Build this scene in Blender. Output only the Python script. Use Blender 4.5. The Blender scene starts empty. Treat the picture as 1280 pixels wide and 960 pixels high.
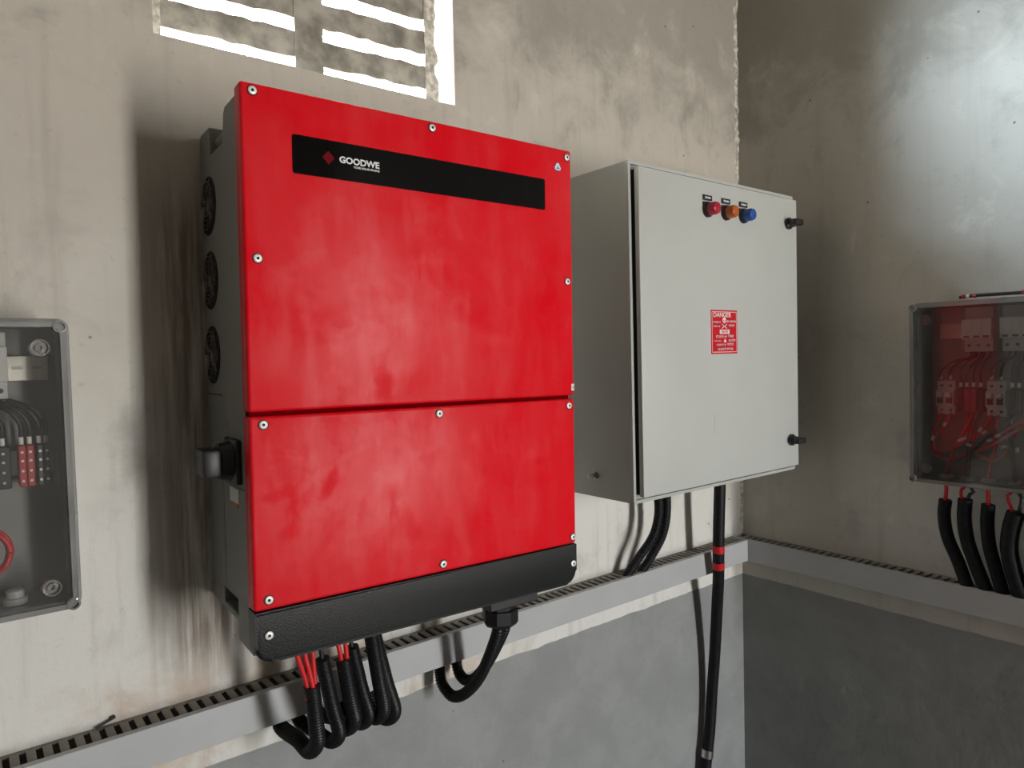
import bpy, bmesh, math, random
from mathutils import Vector, Matrix
random.seed(7)
scene = bpy.context.scene
COL = scene.collection
PI = math.pi

# ------------------------------------------------------------------ camera
F_PX = 871.5
CAM = Vector((-0.3035, -1.2365, 0.4187))
YAW, PITCH, ROLL = math.radians(38.0885), math.radians(-2.2258), math.radians(-1.4581)
fwd = Vector((math.sin(YAW)*math.cos(PITCH), math.cos(YAW)*math.cos(PITCH), math.sin(PITCH)))
rgt = Vector((math.cos(YAW), -math.sin(YAW), 0)); upv = rgt.cross(fwd)
R_ = math.cos(ROLL)*rgt + math.sin(ROLL)*upv
U_ = -math.sin(ROLL)*rgt + math.cos(ROLL)*upv
cd = bpy.data.cameras.new('camera'); cam = bpy.data.objects.new('camera', cd); COL.objects.link(cam)
cd.sensor_fit = 'HORIZONTAL'; cd.sensor_width = 36.0; cd.lens = F_PX/1280*36.0
cd.clip_start = 0.02
cam.matrix_world = Matrix(((R_.x, U_.x, -fwd.x, CAM.x), (R_.y, U_.y, -fwd.y, CAM.y), (R_.z, U_.z, -fwd.z, CAM.z), (0, 0, 0, 1)))
scene.camera = cam

# ------------------------------------------------------------------ view and world
vs = scene.view_settings
vs.view_transform = 'Standard'; vs.look = 'None'; vs.gamma = 1.0; vs.use_curve_mapping = False
vs.exposure = 0.30
SKY = 60.0
world = bpy.data.worlds.new('daylight'); scene.world = world; world.use_nodes = True
wn = world.node_tree.nodes; wl = world.node_tree.links; wn.clear()
tc = wn.new('ShaderNodeTexCoord'); sx = wn.new('ShaderNodeSeparateXYZ'); mr = wn.new('ShaderNodeMapRange')
mr.inputs['From Min'].default_value = -0.25; mr.inputs['From Max'].default_value = 0.6
rp = wn.new('ShaderNodeValToRGB'); bg = wn.new('ShaderNodeBackground'); wo = wn.new('ShaderNodeOutputWorld')
e = rp.color_ramp.elements
e[0].position = 0.0; e[0].color = (0.93, 0.87, 0.79, 1)        # sunlit ground
e[1].position = 1.0; e[1].color = (0.86, 1.03, 1.20, 1)        # sky
m_ = rp.color_ramp.elements.new(0.30); m_.color = (1.0, 0.985, 0.955, 1)   # hazy horizon
# hazy sky: brighter towards the sun, which stands behind the back wall
ms = wn.new('ShaderNodeMapRange'); ms.inputs['From Min'].default_value = -1.0; ms.inputs['From Max'].default_value = 1.0
ms.inputs['To Min'].default_value = 0.63*SKY; ms.inputs['To Max'].default_value = 1.0*SKY
wl.new(sx.outputs['Y'], ms.inputs['Value']); wl.new(ms.outputs[0], bg.inputs['Strength'])
wl.new(tc.outputs['Generated'], sx.inputs[0]); wl.new(sx.outputs['Z'], mr.inputs['Value'])
wl.new(mr.outputs[0], rp.inputs[0]); wl.new(rp.outputs[0], bg.inputs['Color']); wl.new(bg.outputs[0], wo.inputs[0])

# hazy, veiled sun behind the back wall; it reaches the room only through the louvred opening
sl = bpy.data.lights.new('hazy_sun', 'SUN'); sl.energy = 36.0; sl.angle = math.radians(17); sl.color = (0.66, 0.85, 1.0)
so = bpy.data.objects.new('hazy_sun', sl); COL.objects.link(so); so.location = (-3, 3, 4)
so.rotation_euler = Vector((1.0, -0.53, -0.40)).to_track_quat('-Z', 'Y').to_euler()

# room extents (metres); camera frame origin is the wall behind the red box
W = 1.5447            # right wall
XL, YF, ZF, ZC = -1.5, -4.3, -1.2, 2.1
DOOR = (1.15, 1.52, ZF, 1.15)          # doorway in the front wall, source of the key light
VENT = (-0.043, 0.533, 0.950, 1.76)    # louvred opening in the back wall
TW = 0.105                             # wall thickness
def portal(name, loc, rot, sx_, sy_):
    l = bpy.data.lights.new(name, 'AREA'); l.shape = 'RECTANGLE'; l.size = sx_; l.size_y = sy_
    l.cycles.is_portal = True
    o = bpy.data.objects.new(name, l); COL.objects.link(o); o.location = loc; o.rotation_euler = rot
portal('doorway_portal', ((DOOR[0]+DOOR[1])/2, YF-0.005, (DOOR[2]+DOOR[3])/2), (PI/2, 0, 0), DOOR[1]-DOOR[0], DOOR[3]-DOOR[2])
portal('vent_portal', ((VENT[0]+VENT[1])/2, TW+0.005, (VENT[2]+VENT[3])/2), (-PI/2, 0, 0), VENT[1]-VENT[0], VENT[3]-VENT[2])

# ------------------------------------------------------------------ materials
class NT:
    def __init__(s, name):
        s.m = bpy.data.materials.new(name); s.m.use_nodes = True
        s.n = s.m.node_tree.nodes; s.l = s.m.node_tree.links; s.n.clear()
        s.out = s.n.new('ShaderNodeOutputMaterial'); s.b = s.n.new('ShaderNodeBsdfPrincipled')
        s.l.new(s.b.outputs[0], s.out.inputs[0]); s.co = None
    def coord(s):
        if s.co is None:
            t = s.n.new('ShaderNodeTexCoord'); s.co = t.outputs['Object']
        return s.co
    def scaled(s, v):
        m = s.n.new('ShaderNodeMapping'); m.inputs['Scale'].default_value = v
        s.l.new(s.coord(), m.inputs['Vector']); return m.outputs[0]
    def noise(s, scale, detail=4, rough=0.55, vec=None, dist=0):
        t = s.n.new('ShaderNodeTexNoise'); t.inputs['Scale'].default_value = scale
        t.inputs['Detail'].default_value = detail; t.inputs['Roughness'].default_value = rough
        t.inputs['Distortion'].default_value = dist
        s.l.new(vec if vec else s.coord(), t.inputs['Vector']); return t.outputs['Fac']
    def voro(s, scale, vec=None):
        t = s.n.new('ShaderNodeTexVoronoi'); t.inputs['Scale'].default_value = scale
        s.l.new(vec if vec else s.coord(), t.inputs['Vector']); return t.outputs['Distance']
    def ramp(s, v, a, b, lo=0., hi=1.):
        r = s.n.new('ShaderNodeMapRange'); r.interpolation_type = 'SMOOTHSTEP'
        r.inputs['From Min'].default_value = a; r.inputs['From Max'].default_value = b
        r.inputs['To Min'].default_value = lo; r.inputs['To Max'].default_value = hi
        s.l.new(v, r.inputs['Value']); return r.outputs[0]
    def math(s, op, a, b=None, c=None):
        r = s.n.new('ShaderNodeMath'); r.operation = op
        for i, x in enumerate((a, b, c)):
            if x is None: continue
            if isinstance(x, (int, float)): r.inputs[i].default_value = x
            else: s.l.new(x, r.inputs[i])
        return r.outputs[0]
    def mix(s, fac, a, b, mode='MIX'):
        r = s.n.new('ShaderNodeMix'); r.data_type = 'RGBA'; r.blend_type = mode
        for i, x in ((0, fac), (6, a), (7, b)):
            if isinstance(x, (int, float)): r.inputs[i].default_value = x
            elif isinstance(x, tuple): r.inputs[i].default_value = (*x, 1)
            else: s.l.new(x, r.inputs[i])
        return r.outputs[2]
    def xyz(s):
        t = s.n.new('ShaderNodeSeparateXYZ'); s.l.new(s.coord(), t.inputs[0]); return t.outputs
    def col(s, c):
        if isinstance(c, tuple): s.b.inputs['Base Color'].default_value = (*c, 1)
        else: s.l.new(c, s.b.inputs['Base Color'])
    def set(s, **k):
        for a, v in k.items():
            i = s.b.inputs[a.replace('_', ' ')]
            if isinstance(v, (int, float)): i.default_value = v
            else: s.l.new(v, i)
    def bump(s, h, strength=0.3, dist=0.002):
        b = s.n.new('ShaderNodeBump'); b.inputs['Strength'].default_value = strength; b.inputs['Distance'].default_value = dist
        s.l.new(h, b.inputs['Height']); s.l.new(b.outputs[0], s.b.inputs['Normal'])

def plain(name, c, rough=0.5, metal=0.0, grain=0.0, scale=60, spec=0.5, bump=0.0):
    t = NT(name)
    if grain:
        n = t.noise(scale, 4)
        t.col(t.mix(t.ramp(n, 0.3, 0.7), tuple(x*(1-grain) for x in c), tuple(min(1, x*(1+grain)) for x in c)))
        if bump: t.bump(n, bump, 0.001)
    else: t.col(c)
    t.set(Roughness=rough, Metallic=metal)
    t.b.inputs['Specular IOR Level'].default_value = spec
    return t.m

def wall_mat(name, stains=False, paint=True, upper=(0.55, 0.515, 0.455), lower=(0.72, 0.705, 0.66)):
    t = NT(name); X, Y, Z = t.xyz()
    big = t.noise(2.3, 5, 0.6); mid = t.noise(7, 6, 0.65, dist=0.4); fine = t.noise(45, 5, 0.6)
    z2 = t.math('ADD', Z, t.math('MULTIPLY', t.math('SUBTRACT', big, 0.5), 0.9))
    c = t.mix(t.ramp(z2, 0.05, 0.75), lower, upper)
    streak = t.noise(3.2, 5, 0.6, vec=t.scaled((9, 9, 0.7)))
    c = t.mix(t.math('MULTIPLY', t.ramp(streak, 0.5, 0.75), 0.35), c, (0.36, 0.33, 0.28))
    c = t.mix(t.math('MULTIPLY', t.ramp(mid, 0.52, 0.72), 0.35), c, (0.33, 0.30, 0.26))
    c = t.mix(t.math('MULTIPLY', t.ramp(mid, 0.42, 0.25), 0.35), c, (0.74, 0.73, 0.69))
    top = t.ramp(t.math('ADD', Z, t.math('MULTIPLY', t.math('SUBTRACT', mid, 0.5), 1.2)), 0.95, 1.3)
    c = t.mix(t.math('MULTIPLY', top, 0.6), c, (0.27, 0.255, 0.225))
    c = t.mix(t.math('MULTIPLY', t.ramp(fine, 0.6, 0.78), 0.3), c, (0.25, 0.22, 0.18))
    spk = t.ramp(t.voro(11), 0.045, 0.02)
    c = t.mix(t.math('MULTIPLY', spk, 0.75), c, (0.10, 0.085, 0.07))
    if stains:                                     # brown run-off marks below the red box; browner also up its left side
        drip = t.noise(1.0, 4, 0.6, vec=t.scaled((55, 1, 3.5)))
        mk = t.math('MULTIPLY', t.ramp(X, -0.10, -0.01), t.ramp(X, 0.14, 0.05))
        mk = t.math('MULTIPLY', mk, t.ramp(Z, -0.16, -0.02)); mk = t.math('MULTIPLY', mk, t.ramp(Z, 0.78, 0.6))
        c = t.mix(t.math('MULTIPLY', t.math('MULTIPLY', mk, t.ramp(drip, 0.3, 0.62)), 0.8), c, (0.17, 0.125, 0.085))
        mk2 = t.math('MULTIPLY', t.ramp(Z, -0.05, -0.13), t.ramp(X, 0.75, 0.45))
        c = t.mix(t.math('MULTIPLY', t.math('MULTIPLY', mk2, t.ramp(mid, 0.42, 0.6)), 0.45), c, (0.52, 0.36, 0.24))
    rgh = 0.85
    if paint:                                      # grey oil-paint dado with an uneven brushed edge
        edge = t.math('ADD', Z, t.math('MULTIPLY', t.math('SUBTRACT', t.noise(14, 3), 0.5), 0.012))
        pk = t.ramp(edge, -0.2600, -0.2625)
        g = t.mix(t.ramp(mid, 0.3, 0.7), (0.255, 0.26, 0.255), (0.315, 0.32, 0.31))
        g = t.mix(t.math('MULTIPLY', t.ramp(fine, 0.62, 0.8), 0.25), g, (0.42, 0.40, 0.36))
        g = t.mix(t.math('MULTIPLY', spk, 0.7), g, (0.08, 0.075, 0.07))
        c = t.mix(pk, c, g)
        rr = t.math('SUBTRACT', 0.88, t.math('MULTIPLY', pk, 0.35)); t.set(Roughness=rr)
    else: t.set(Roughness=rgh)
    t.col(c); t.b.inputs['Specular IOR Level'].default_value = 0.25
    h = t.math('ADD', t.math('MULTIPLY', mid, 0.8), t.math('MULTIPLY', fine, 0.4))
    t.bump(h, 0.45, 0.006)
    return t.m

def red_paint():
    t = NT('red satin paint'); X, Y, Z = t.xyz()
    a = t.noise(5, 6, 0.65, dist=0.6); b = t.noise(24, 5, 0.6, dist=0.3); v = t.noise(4, 4, 0.6, vec=t.scaled((5, 1, 1.2)))
    d = t.math('ADD', t.ramp(a, 0.30, 0.66, 0.12, 0.5), t.ramp(v, 0.4, 0.7, 0, 0.4)); d = t.math('ADD', d, t.ramp(b, 0.45, 0.7, 0, 0.25))
    # wiped finger marks in the dust
    for (px, pz, ang, rx, rz, fl) in ((0.070, 0.215, 0.45, 0.019, 0.060, 0.2), (0.108, 0.235, 0.35, 0.015, 0.032, 0.2), (0.078, 0.280, 0.1, 0.009, 0.020, 0.35), (0.16, 0.185, 0.1, 0.008, 0.034, 0.5), (0.20, 0.385, 0.0, 0.016, 0.024, 0.35), (0.235, 0.165, -0.5, 0.018, 0.045, 0.55), (0.040, 0.235, 1.4, 0.010, 0.04, 0.5), (0.215, 0.20, 0.1, 0.010, 0.05, 0.6)):
        dx = t.math('SUBTRACT', X, px); dz = t.math('SUBTRACT', Z, pz)
        u = t.math('SUBTRACT', t.math('MULTIPLY', dx, math.cos(ang)), t.math('MULTIPLY', dz, math.sin(ang)))
        w = t.math('ADD', t.math('MULTIPLY', dx, math.sin(ang)), t.math('MULTIPLY', dz, math.cos(ang)))
        q = t.math('ADD', t.math('POWER', t.math('DIVIDE', t.math('ABSOLUTE', u), rx), 2), t.math('POWER', t.math('DIVIDE', t.math('ABSOLUTE', w), rz), 2))
        q = t.math('ADD', q, t.math('MULTIPLY', t.math('SUBTRACT', b, 0.5), 4.5))
        q = t.math('ADD', q, t.math('MULTIPLY', t.math('SUBTRACT', a, 0.5), 3.0))
        d = t.math('MULTIPLY', d, t.ramp(q, -0.3, 2.0, fl, 1.0))
    c = t.mix(t.math('MULTIPLY', d, 0.03), (0.70, 0.001, 0.010), (0.70, 0.30, 0.28))
    t.col(c); t.set(Roughness=t.math('ADD', 0.36, t.math('MULTIPLY', d, 0.08)))
    t.l.new(t.math('ADD', 0.02, t.math('MULTIPLY', d, 0.40)), t.b.inputs['Specular IOR Level'])
    t.bump(t.noise(500, 2), 0.06, 0.0004)
    return t.m

def clear_mat(name, tint, refl=1.0, haze=0.0, hazecol=(0.6, 0.6, 0.58)):
    m = bpy.data.materials.new(name); m.use_nodes = True
    n = m.node_tree.nodes; l = m.node_tree.links; n.clear()
    o = n.new('ShaderNodeOutputMaterial'); tr = n.new('ShaderNodeBsdfTransparent'); gl = n.new('ShaderNodeBsdfGlossy')
    tr.inputs[0].default_value = (*tint, 1); gl.inputs['Roughness'].default_value = 0.04
    fr = n.new('ShaderNodeFresnel'); fr.inputs['IOR'].default_value = 1.58
    mu = n.new('ShaderNodeMath'); mu.operation = 'MULTIPLY'; mu.inputs[1].default_value = refl
    mx = n.new('ShaderNodeMixShader'); l.new(fr.outputs[0], mu.inputs[0]); l.new(mu.outputs[0], mx.inputs[0])
    last = tr.outputs[0]
    if haze:
        df = n.new('ShaderNodeBsdfDiffuse'); df.inputs[0].default_value = (*hazecol, 1)
        ns = n.new('ShaderNodeTexNoise'); ns.inputs['Scale'].default_value = 9; t_ = n.new('ShaderNodeTexCoord'); l.new(t_.outputs['Object'], ns.inputs['Vector'])
        mp = n.new('ShaderNodeMapRange'); mp.inputs['To Min'].default_value = haze*0.5; mp.inputs['To Max'].default_value = haze*1.5
        l.new(ns.outputs['Fac'], mp.inputs['Value'])
        m2 = n.new('ShaderNodeMixShader'); l.new(mp.outputs[0], m2.inputs[0]); l.new(tr.outputs[0], m2.inputs[1]); l.new(df.outputs[0], m2.inputs[2]); last = m2.outputs[0]
    l.new(last, mx.inputs[1]); l.new(gl.outputs[0], mx.inputs[2]); l.new(mx.outputs[0], o.inputs[0])
    return m

M = {}
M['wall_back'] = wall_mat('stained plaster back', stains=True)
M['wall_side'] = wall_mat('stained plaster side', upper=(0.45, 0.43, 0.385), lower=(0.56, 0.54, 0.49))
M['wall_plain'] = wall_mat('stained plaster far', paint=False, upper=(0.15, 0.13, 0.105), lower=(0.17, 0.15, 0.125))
M['floor'] = plain('cement floor', (0.11, 0.10, 0.09), 0.8, grain=0.25, scale=9)
M['ceiling'] = plain('cement ceiling', (0.16, 0.145, 0.125), 0.9, grain=0.2, scale=7)
M['louvre'] = plain('stained cement louvre', (0.33, 0.31, 0.265), 0.9, grain=0.4, scale=22, bump=0.5)
M['mortar'] = plain('pale crumbling mortar', (0.58, 0.55, 0.48), 0.9, grain=0.4, scale=70, bump=0.6)
M['red'] = red_paint()
M['red_seam_shade'] = plain('red seam shade', (0.14, 0.0005, 0.003), 0.8, spec=0.0)  # backing strip behind the cover seam; groove shade put into its colour
M['grey_body'] = plain('grey coated metal', (0.20, 0.20, 0.19), 0.55, grain=0.06, scale=200)
M['grey_panel'] = plain('grey coated panel', (0.22, 0.22, 0.208), 0.55, grain=0.06, scale=200)
M['black_cover'] = plain('black textured plastic', (0.012, 0.0123, 0.0128), 0.42, grain=0.3, scale=420, bump=0.6, spec=0.32)
M['gloss_black'] = plain('glossy black display', (0.003, 0.003, 0.0033), 0.07, spec=0.3)
M['black'] = plain('black plastic', (0.012, 0.012, 0.013), 0.45)
M['black_matt'] = plain('matt black', (0.006, 0.006, 0.006), 0.8)
M['conduit'] = plain('black corrugated plastic', (0.008, 0.008, 0.009), 0.40, spec=0.3)
M['rubber'] = plain('black cable jacket', (0.007, 0.007, 0.0085), 0.5, grain=0.5, scale=90, spec=0.25)
M['steel'] = plain('steel', (0.62, 0.61, 0.58), 0.28, 1.0)
M['lid_steel'] = plain('dark lid screw', (0.30, 0.29, 0.28), 0.25, 0.9)
M['screw_head'] = plain('bright zinc screw', (0.80, 0.79, 0.76), 0.5, 0.35)
M['dull_steel'] = plain('dull steel', (0.40, 0.38, 0.35), 0.4, 1.0, grain=0.2)
M['white_print'] = plain('white print', (0.72, 0.72, 0.72), 0.5)
M['logo_red'] = plain('logo red', (0.15, 0.001, 0.006), 0.4, spec=0.05)
M['cab_door'] = plain('light grey powder coat', (0.50, 0.515, 0.495), 0.42, grain=0.025, scale=6)
M['cab_body_shade'] = plain('light grey powder coat shaded body', (0.44, 0.45, 0.43), 0.42, grain=0.03, scale=5)  # same paint as the door, darkened to put shade on the left side
M['sign_red'] = plain('sign red', (0.56, 0.006, 0.018), 0.4)
M['sign_white'] = plain('sign white', (0.80, 0.76, 0.76), 0.5)
M['lamp_red'] = plain('red lens', (0.40, 0.012, 0.035), 0.2)
M['lamp_orange'] = plain('orange lens', (0.46, 0.10, 0.012), 0.2)
M['lamp_blue'] = plain('blue lens', (0.015, 0.075, 0.34), 0.2)
M['duct'] = plain('grey duct plastic', (0.44, 0.445, 0.45), 0.42, grain=0.03, scale=12)
M['duct_dusty'] = plain('dusty grey duct plastic', (0.235, 0.215, 0.185), 0.75, grain=0.2, scale=30)
M['wire_red'] = plain('red wire', (0.62, 0.018, 0.02), 0.4)
M['wire_black'] = plain('black wire', (0.012, 0.012, 0.014), 0.4)
M['tape_red'] = plain('red tape', (0.55, 0.012, 0.02), 0.35)
M['clear'] = clear_mat('clear lid', (0.93, 0.93, 0.925), 0.8, 0.04)
M['clear_rim'] = clear_mat('clear rim', (0.75, 0.75, 0.74), 1.0, 0.42, (0.50, 0.50, 0.49))
M['box_base'] = plain('grey enclosure base', (0.24, 0.235, 0.225), 0.5, grain=0.05, scale=10)
M['breaker'] = plain('pale grey breaker', (0.60, 0.60, 0.57), 0.45)
M['breaker2'] = plain('pale grey device', (0.52, 0.53, 0.50), 0.45)
M['zinc'] = plain('zinc rail', (0.66, 0.63, 0.56), 0.35, 0.6)
M['ferrule'] = plain('white ferrule', (0.75, 0.74, 0.70), 0.5)
M['gland'] = plain('grey gland', (0.50, 0.49, 0.46), 0.5)
M['gland_white'] = plain('white gland', (0.78, 0.77, 0.74), 0.5)
M['sticker_purple'] = plain('sticker outline', (0.12, 0.03, 0.20), 0.4)
M['sticker_white'] = plain('sticker white', (0.72, 0.76, 0.78), 0.4)
M['sticker_teal'] = plain('sticker teal', (0.10, 0.28, 0.33), 0.4)
M['sticker_yellow'] = plain('sticker yellow', (0.45, 0.32, 0.05), 0.5)
M['sticker_orange'] = plain('sticker orange', (0.42, 0.14, 0.05), 0.5)
M['term_red'] = plain('red terminal', (0.40, 0.02, 0.025), 0.4)

# ------------------------------------------------------------------ helpers
def new_obj(name, me, parent=None, mats=(), smooth=None):
    o = bpy.data.objects.new(name, me); COL.objects.link(o)
    for m in (mats if isinstance(mats, (list, tuple)) else [mats]):
        me.materials.append(M[m] if isinstance(m, str) else m)
    if parent is not None: o.parent = parent
    return o
def mesh(name, bm, mat, parent=None, smooth=False, angle=35):
    me = bpy.data.meshes.new(name)
    bmesh.ops.recalc_face_normals(bm, faces=bm.faces)
    if smooth:
        for f in bm.faces: f.smooth = True
        ca = math.radians(angle)
        for ed in bm.edges:
            if len(ed.link_faces) == 2 and ed.calc_face_angle(0) > ca: ed.smooth = False
    bm.to_mesh(me); bm.free()
    return new_obj(name, me, parent, mat)
def copy_part(o, parent=None, loc=None, rot=None, name=None):
    c = o.copy(); COL.objects.link(c)
    if parent is not None: c.parent = parent
    if loc is not None: c.location = loc
    if rot is not None: c.rotation_euler = rot
    return c
def tag(o, label=None, cat=None, group=None, kind=None):
    if label: o['label'] = label
    if cat: o['category'] = cat
    if group: o['group'] = group
    if kind: o['kind'] = kind
    return o
def empty(name, mat=None, loc=(0, 0, 0), rotz=0):
    o = bpy.data.objects.new(name, None); COL.objects.link(o); o.empty_display_size = 0.05
    if mat is not None: o.matrix_world = mat
    else: o.location = loc; o.rotation_euler = (0, 0, rotz)
    return o
def box(bm, x0, x1, y0, y1, z0, z1, bev=0.0, seg=2, mi=0):
    v = [bm.verts.new(p) for p in ((x0, y0, z0), (x1, y0, z0), (x1, y1, z0), (x0, y1, z0), (x0, y0, z1), (x1, y0, z1), (x1, y1, z1), (x0, y1, z1))]
    fs = [bm.faces.new([v[i] for i in q]) for q in ((0, 1, 5, 4), (1, 2, 6, 5), (2, 3, 7, 6), (3, 0, 4, 7), (4, 5, 6, 7), (3, 2, 1, 0))]
    for f in fs: f.material_index = mi
    if bev:
        eds = list({ed for f in fs for ed in f.edges})
        bmesh.ops.bevel(bm, geom=eds, offset=bev, segments=seg, affect='EDGES', profile=0.5)
    return v
def cyl(bm, p0, p1, r0, r1=None, n=20, mi=0, caps=True):
    r1 = r0 if r1 is None else r1
    p0, p1 = Vector(p0), Vector(p1); d = (p1-p0).normalized()
    a = d.orthogonal().normalized(); b = d.cross(a)
    A = []; B = []
    for i in range(n):
        t = 2*PI*i/n; w = a*math.cos(t)+b*math.sin(t)
        A.append(bm.verts.new(p0+w*r0)); B.append(bm.verts.new(p1+w*r1))
    for i in range(n):
        f = bm.faces.new((A[i], A[(i+1) % n], B[(i+1) % n], B[i])); f.material_index = mi
    if caps:
        f = bm.faces.new(A[::-1]); f.material_index = mi; f = bm.faces.new(B); f.material_index = mi
def lathe(bm, base, axis, prof, n=24, mi=0):
    """prof: list of (radius, height along axis)."""
    base = Vector(base); d = Vector(axis).normalized(); a = d.orthogonal().normalized(); b = d.cross(a)
    rings = []
    for r, h in prof:
        if r < 1e-6: rings.append([bm.verts.new(base+d*h)])
        else: rings.append([bm.verts.new(base+d*h+(a*math.cos(2*PI*i/n)+b*math.sin(2*PI*i/n))*r) for i in range(n)])
    for q, s in zip(rings, rings[1:]):
        for i in range(n):
            j = (i+1) % n
            if len(q) == 1 and len(s) == 1: continue
            if len(q) == 1: f = bm.faces.new((q[0], s[j], s[i]))
            elif len(s) == 1: f = bm.faces.new((q[i], q[j], s[0]))
            else: f = bm.faces.new((q[i], q[j], s[j], s[i]))
            f.material_index = mi
def prism(bm, pts, axis, a0, a1, mi=0):
    """extrude a closed 2-D outline along x ('x': pts=(y,z)) or y ('y': pts=(x,z))."""
    def P(p, a): return (a, p[0], p[1]) if axis == 'x' else (p[0], a, p[1])
    A = [bm.verts.new(P(p, a0)) for p in pts]; B = [bm.verts.new(P(p, a1)) for p in pts]
    n = len(pts); fs = []
    for i in range(n): fs.append(bm.faces.new((A[i], A[(i+1) % n], B[(i+1) % n], B[i])))
    fs.append(bm.faces.new(A[::-1])); fs.append(bm.faces.new(B))
    for f in fs: f.material_index = mi
    return fs
def rrect(x0, x1, z0, z1, r, seg=5, radii=None):
    out = []
    rr = radii or (r, r, r, r)
    for (cx, cz, a0, q) in ((x1, z1, 0, rr[0]), (x0, z1, 90, rr[1]), (x0, z0, 180, rr[2]), (x1, z0, 270, rr[3])):
        sx_ = -1 if cx == x1 else 1; sz_ = -1 if cz == z1 else 1
        if q < 1e-6: out.append((cx, cz)); continue
        for i in range(seg+1):
            t = math.radians(a0+90*i/seg)
            out.append((cx+sx_*q+q*math.cos(t), cz+sz_*q+q*math.sin(t)))
    return out
def ring(bm, outer, inner, y0, y1, mi=0):
    n = len(outer); V = [[bm.verts.new((p[0], y, p[1])) for p in L] for y in (y0, y1) for L in (outer, inner)]
    o0, i0, o1, i1 = V
    for k in range(n):
        j = (k+1) % n
        for q in ((o0[k], o0[j], i0[j], i0[k]), (o1[k], i1[k], i1[j], o1[j]), (o0[k], o1[k], o1[j], o0[j]), (i0[k], i0[j], i1[j], i1[k])):
            f = bm.faces.new(q); f.material_index = mi
def spline(pts, step=0.004):
    """Catmull-Rom through pts, resampled evenly."""
    P = [Vector(p) for p in pts]; P = [P[0]*2-P[1]]+P+[P[-1]*2-P[-2]]
    out = []
    for i in range(1, len(P)-2):
        a, b, c, d = P[i-1:i+3]
        n = max(4, int((c-b).length/0.0015))
        for k in range(n):
            t = k/n
            out.append(0.5*((2*b)+(c-a)*t+(2*a-5*b+4*c-d)*t*t+(3*b-a-3*c+d)*t**3))
    out.append(P[-2])
    L = [0]
    for a, b in zip(out, out[1:]): L.append(L[-1]+(b-a).length)
    n = max(2, int(L[-1]/step)); res = []; k = 0
    for i in range(n+1):
        s = L[-1]*i/n
        while k < len(L)-2 and L[k+1] < s: k += 1
        t = (s-L[k])/max(1e-9, L[k+1]-L[k]); res.append(out[k].lerp(out[k+1], t))
    return res
def tube(bm, pts, r, n=12, step=0.006, rfun=None, mi=0, caps=True):
    P = spline(pts, step); up = None; prev = None; last = None; first = None
    L = len(P)
    for i, p in enumerate(P):
        d = (P[min(i+1, L-1)]-P[max(i-1, 0)]).normalized()
        a = d.orthogonal().normalized() if up is None else (up-d*up.dot(d)).normalized()
        up = a; b = d.cross(a); rr = r*(rfun(i, L) if rfun else 1)
        cur = [bm.verts.new(p+(a*math.cos(2*PI*k/n)+b*math.sin(2*PI*k/n))*rr) for k in range(n)]
        if prev:
            for k in range(n):
                f = bm.faces.new((prev[k], prev[(k+1) % n], cur[(k+1) % n], cur[k])); f.material_index = mi
        else: first = cur
        prev = cur
    if caps:
        f = bm.faces.new(first[::-1]); f.material_index = mi; f = bm.faces.new(prev); f.material_index = mi
def corr(i, L): return (1.0, 1.0, 0.87, 0.87)[i % 4]
def tube_obj(name, pts, r, mat, parent=None, n=12, step=0.006, rfun=None):
    bm = bmesh.new(); tube(bm, pts, r, n, step, rfun); return mesh(name, bm, mat, parent, True, 60)
def text_obj(name, body, size, loc, rot, mat, parent, sx_=1.0, bold=0.0, align='CENTER', ext=0.0002):
    cu = bpy.data.curves.new(name, 'FONT'); cu.body = body; cu.size = size; cu.align_x = align; cu.align_y = 'CENTER'
    cu.offset = bold; cu.extrude = ext; cu.resolution_u = 3
    t = bpy.data.objects.new(name, cu); COL.objects.link(t)
    dg = bpy.context.evaluated_depsgraph_get(); dg.update()
    me = bpy.data.meshes.new_from_object(t.evaluated_get(dg))
    bpy.data.objects.remove(t)
    o = new_obj(name, me, parent, mat); me.name = name
    o.location = loc; o.rotation_euler = rot; o.scale = (sx_, 1, 1)
    return o

# ------------------------------------------------------------------ the room
def wall_with_hole(name, mat, axis_x, rect, hole, y0, y1):
    """wall slab in the xz plane with one rectangular opening."""
    bm = bmesh.new(); x0, x1, z0, z1 = rect; a, b, c, d = hole
    xs = [x0, a, b, x1]; zs = [z0, c, d, z1]
    xs = sorted(set(xs)); zs = sorted(set(zs))
    for i in range(len(xs)-1):
        for k in range(len(zs)-1):
            if abs(xs[i]-a) < 1e-9 and abs(zs[k]-c) < 1e-9: continue
            box(bm, xs[i], xs[i+1], y0, y1, zs[k], zs[k+1])
    bmesh.ops.remove_doubles(bm, verts=bm.verts, dist=1e-6)
    seen = {}
    for f in bm.faces: seen.setdefault(tuple(sorted(v.index for v in f.verts)), []).append(f)
    bm.verts.index_update(); seen = {}
    for f in bm.faces: seen.setdefault(tuple(sorted(v.index for v in f.verts)), []).append(f)
    bmesh.ops.delete(bm, geom=[f for L in seen.values() if len(L) > 1 for f in L], context='FACES')
    return tag(mesh(name, bm, mat), kind='structure')
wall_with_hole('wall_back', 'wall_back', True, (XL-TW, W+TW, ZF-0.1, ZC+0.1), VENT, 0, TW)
wall_with_hole('wall_front', 'wall_plain', True, (XL-TW, W+TW, ZF-0.1, ZC+0.1), (DOOR[0], DOOR[1], ZF, DOOR[3]), YF-0.012, YF)
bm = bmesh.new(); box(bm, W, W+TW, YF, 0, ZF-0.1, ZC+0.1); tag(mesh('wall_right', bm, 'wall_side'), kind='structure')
bm = bmesh.new(); box(bm, XL-TW, XL, YF, 0, ZF-0.1, ZC+0.1); tag(mesh('wall_left', bm, 'wall_plain'), kind='structure')
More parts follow.
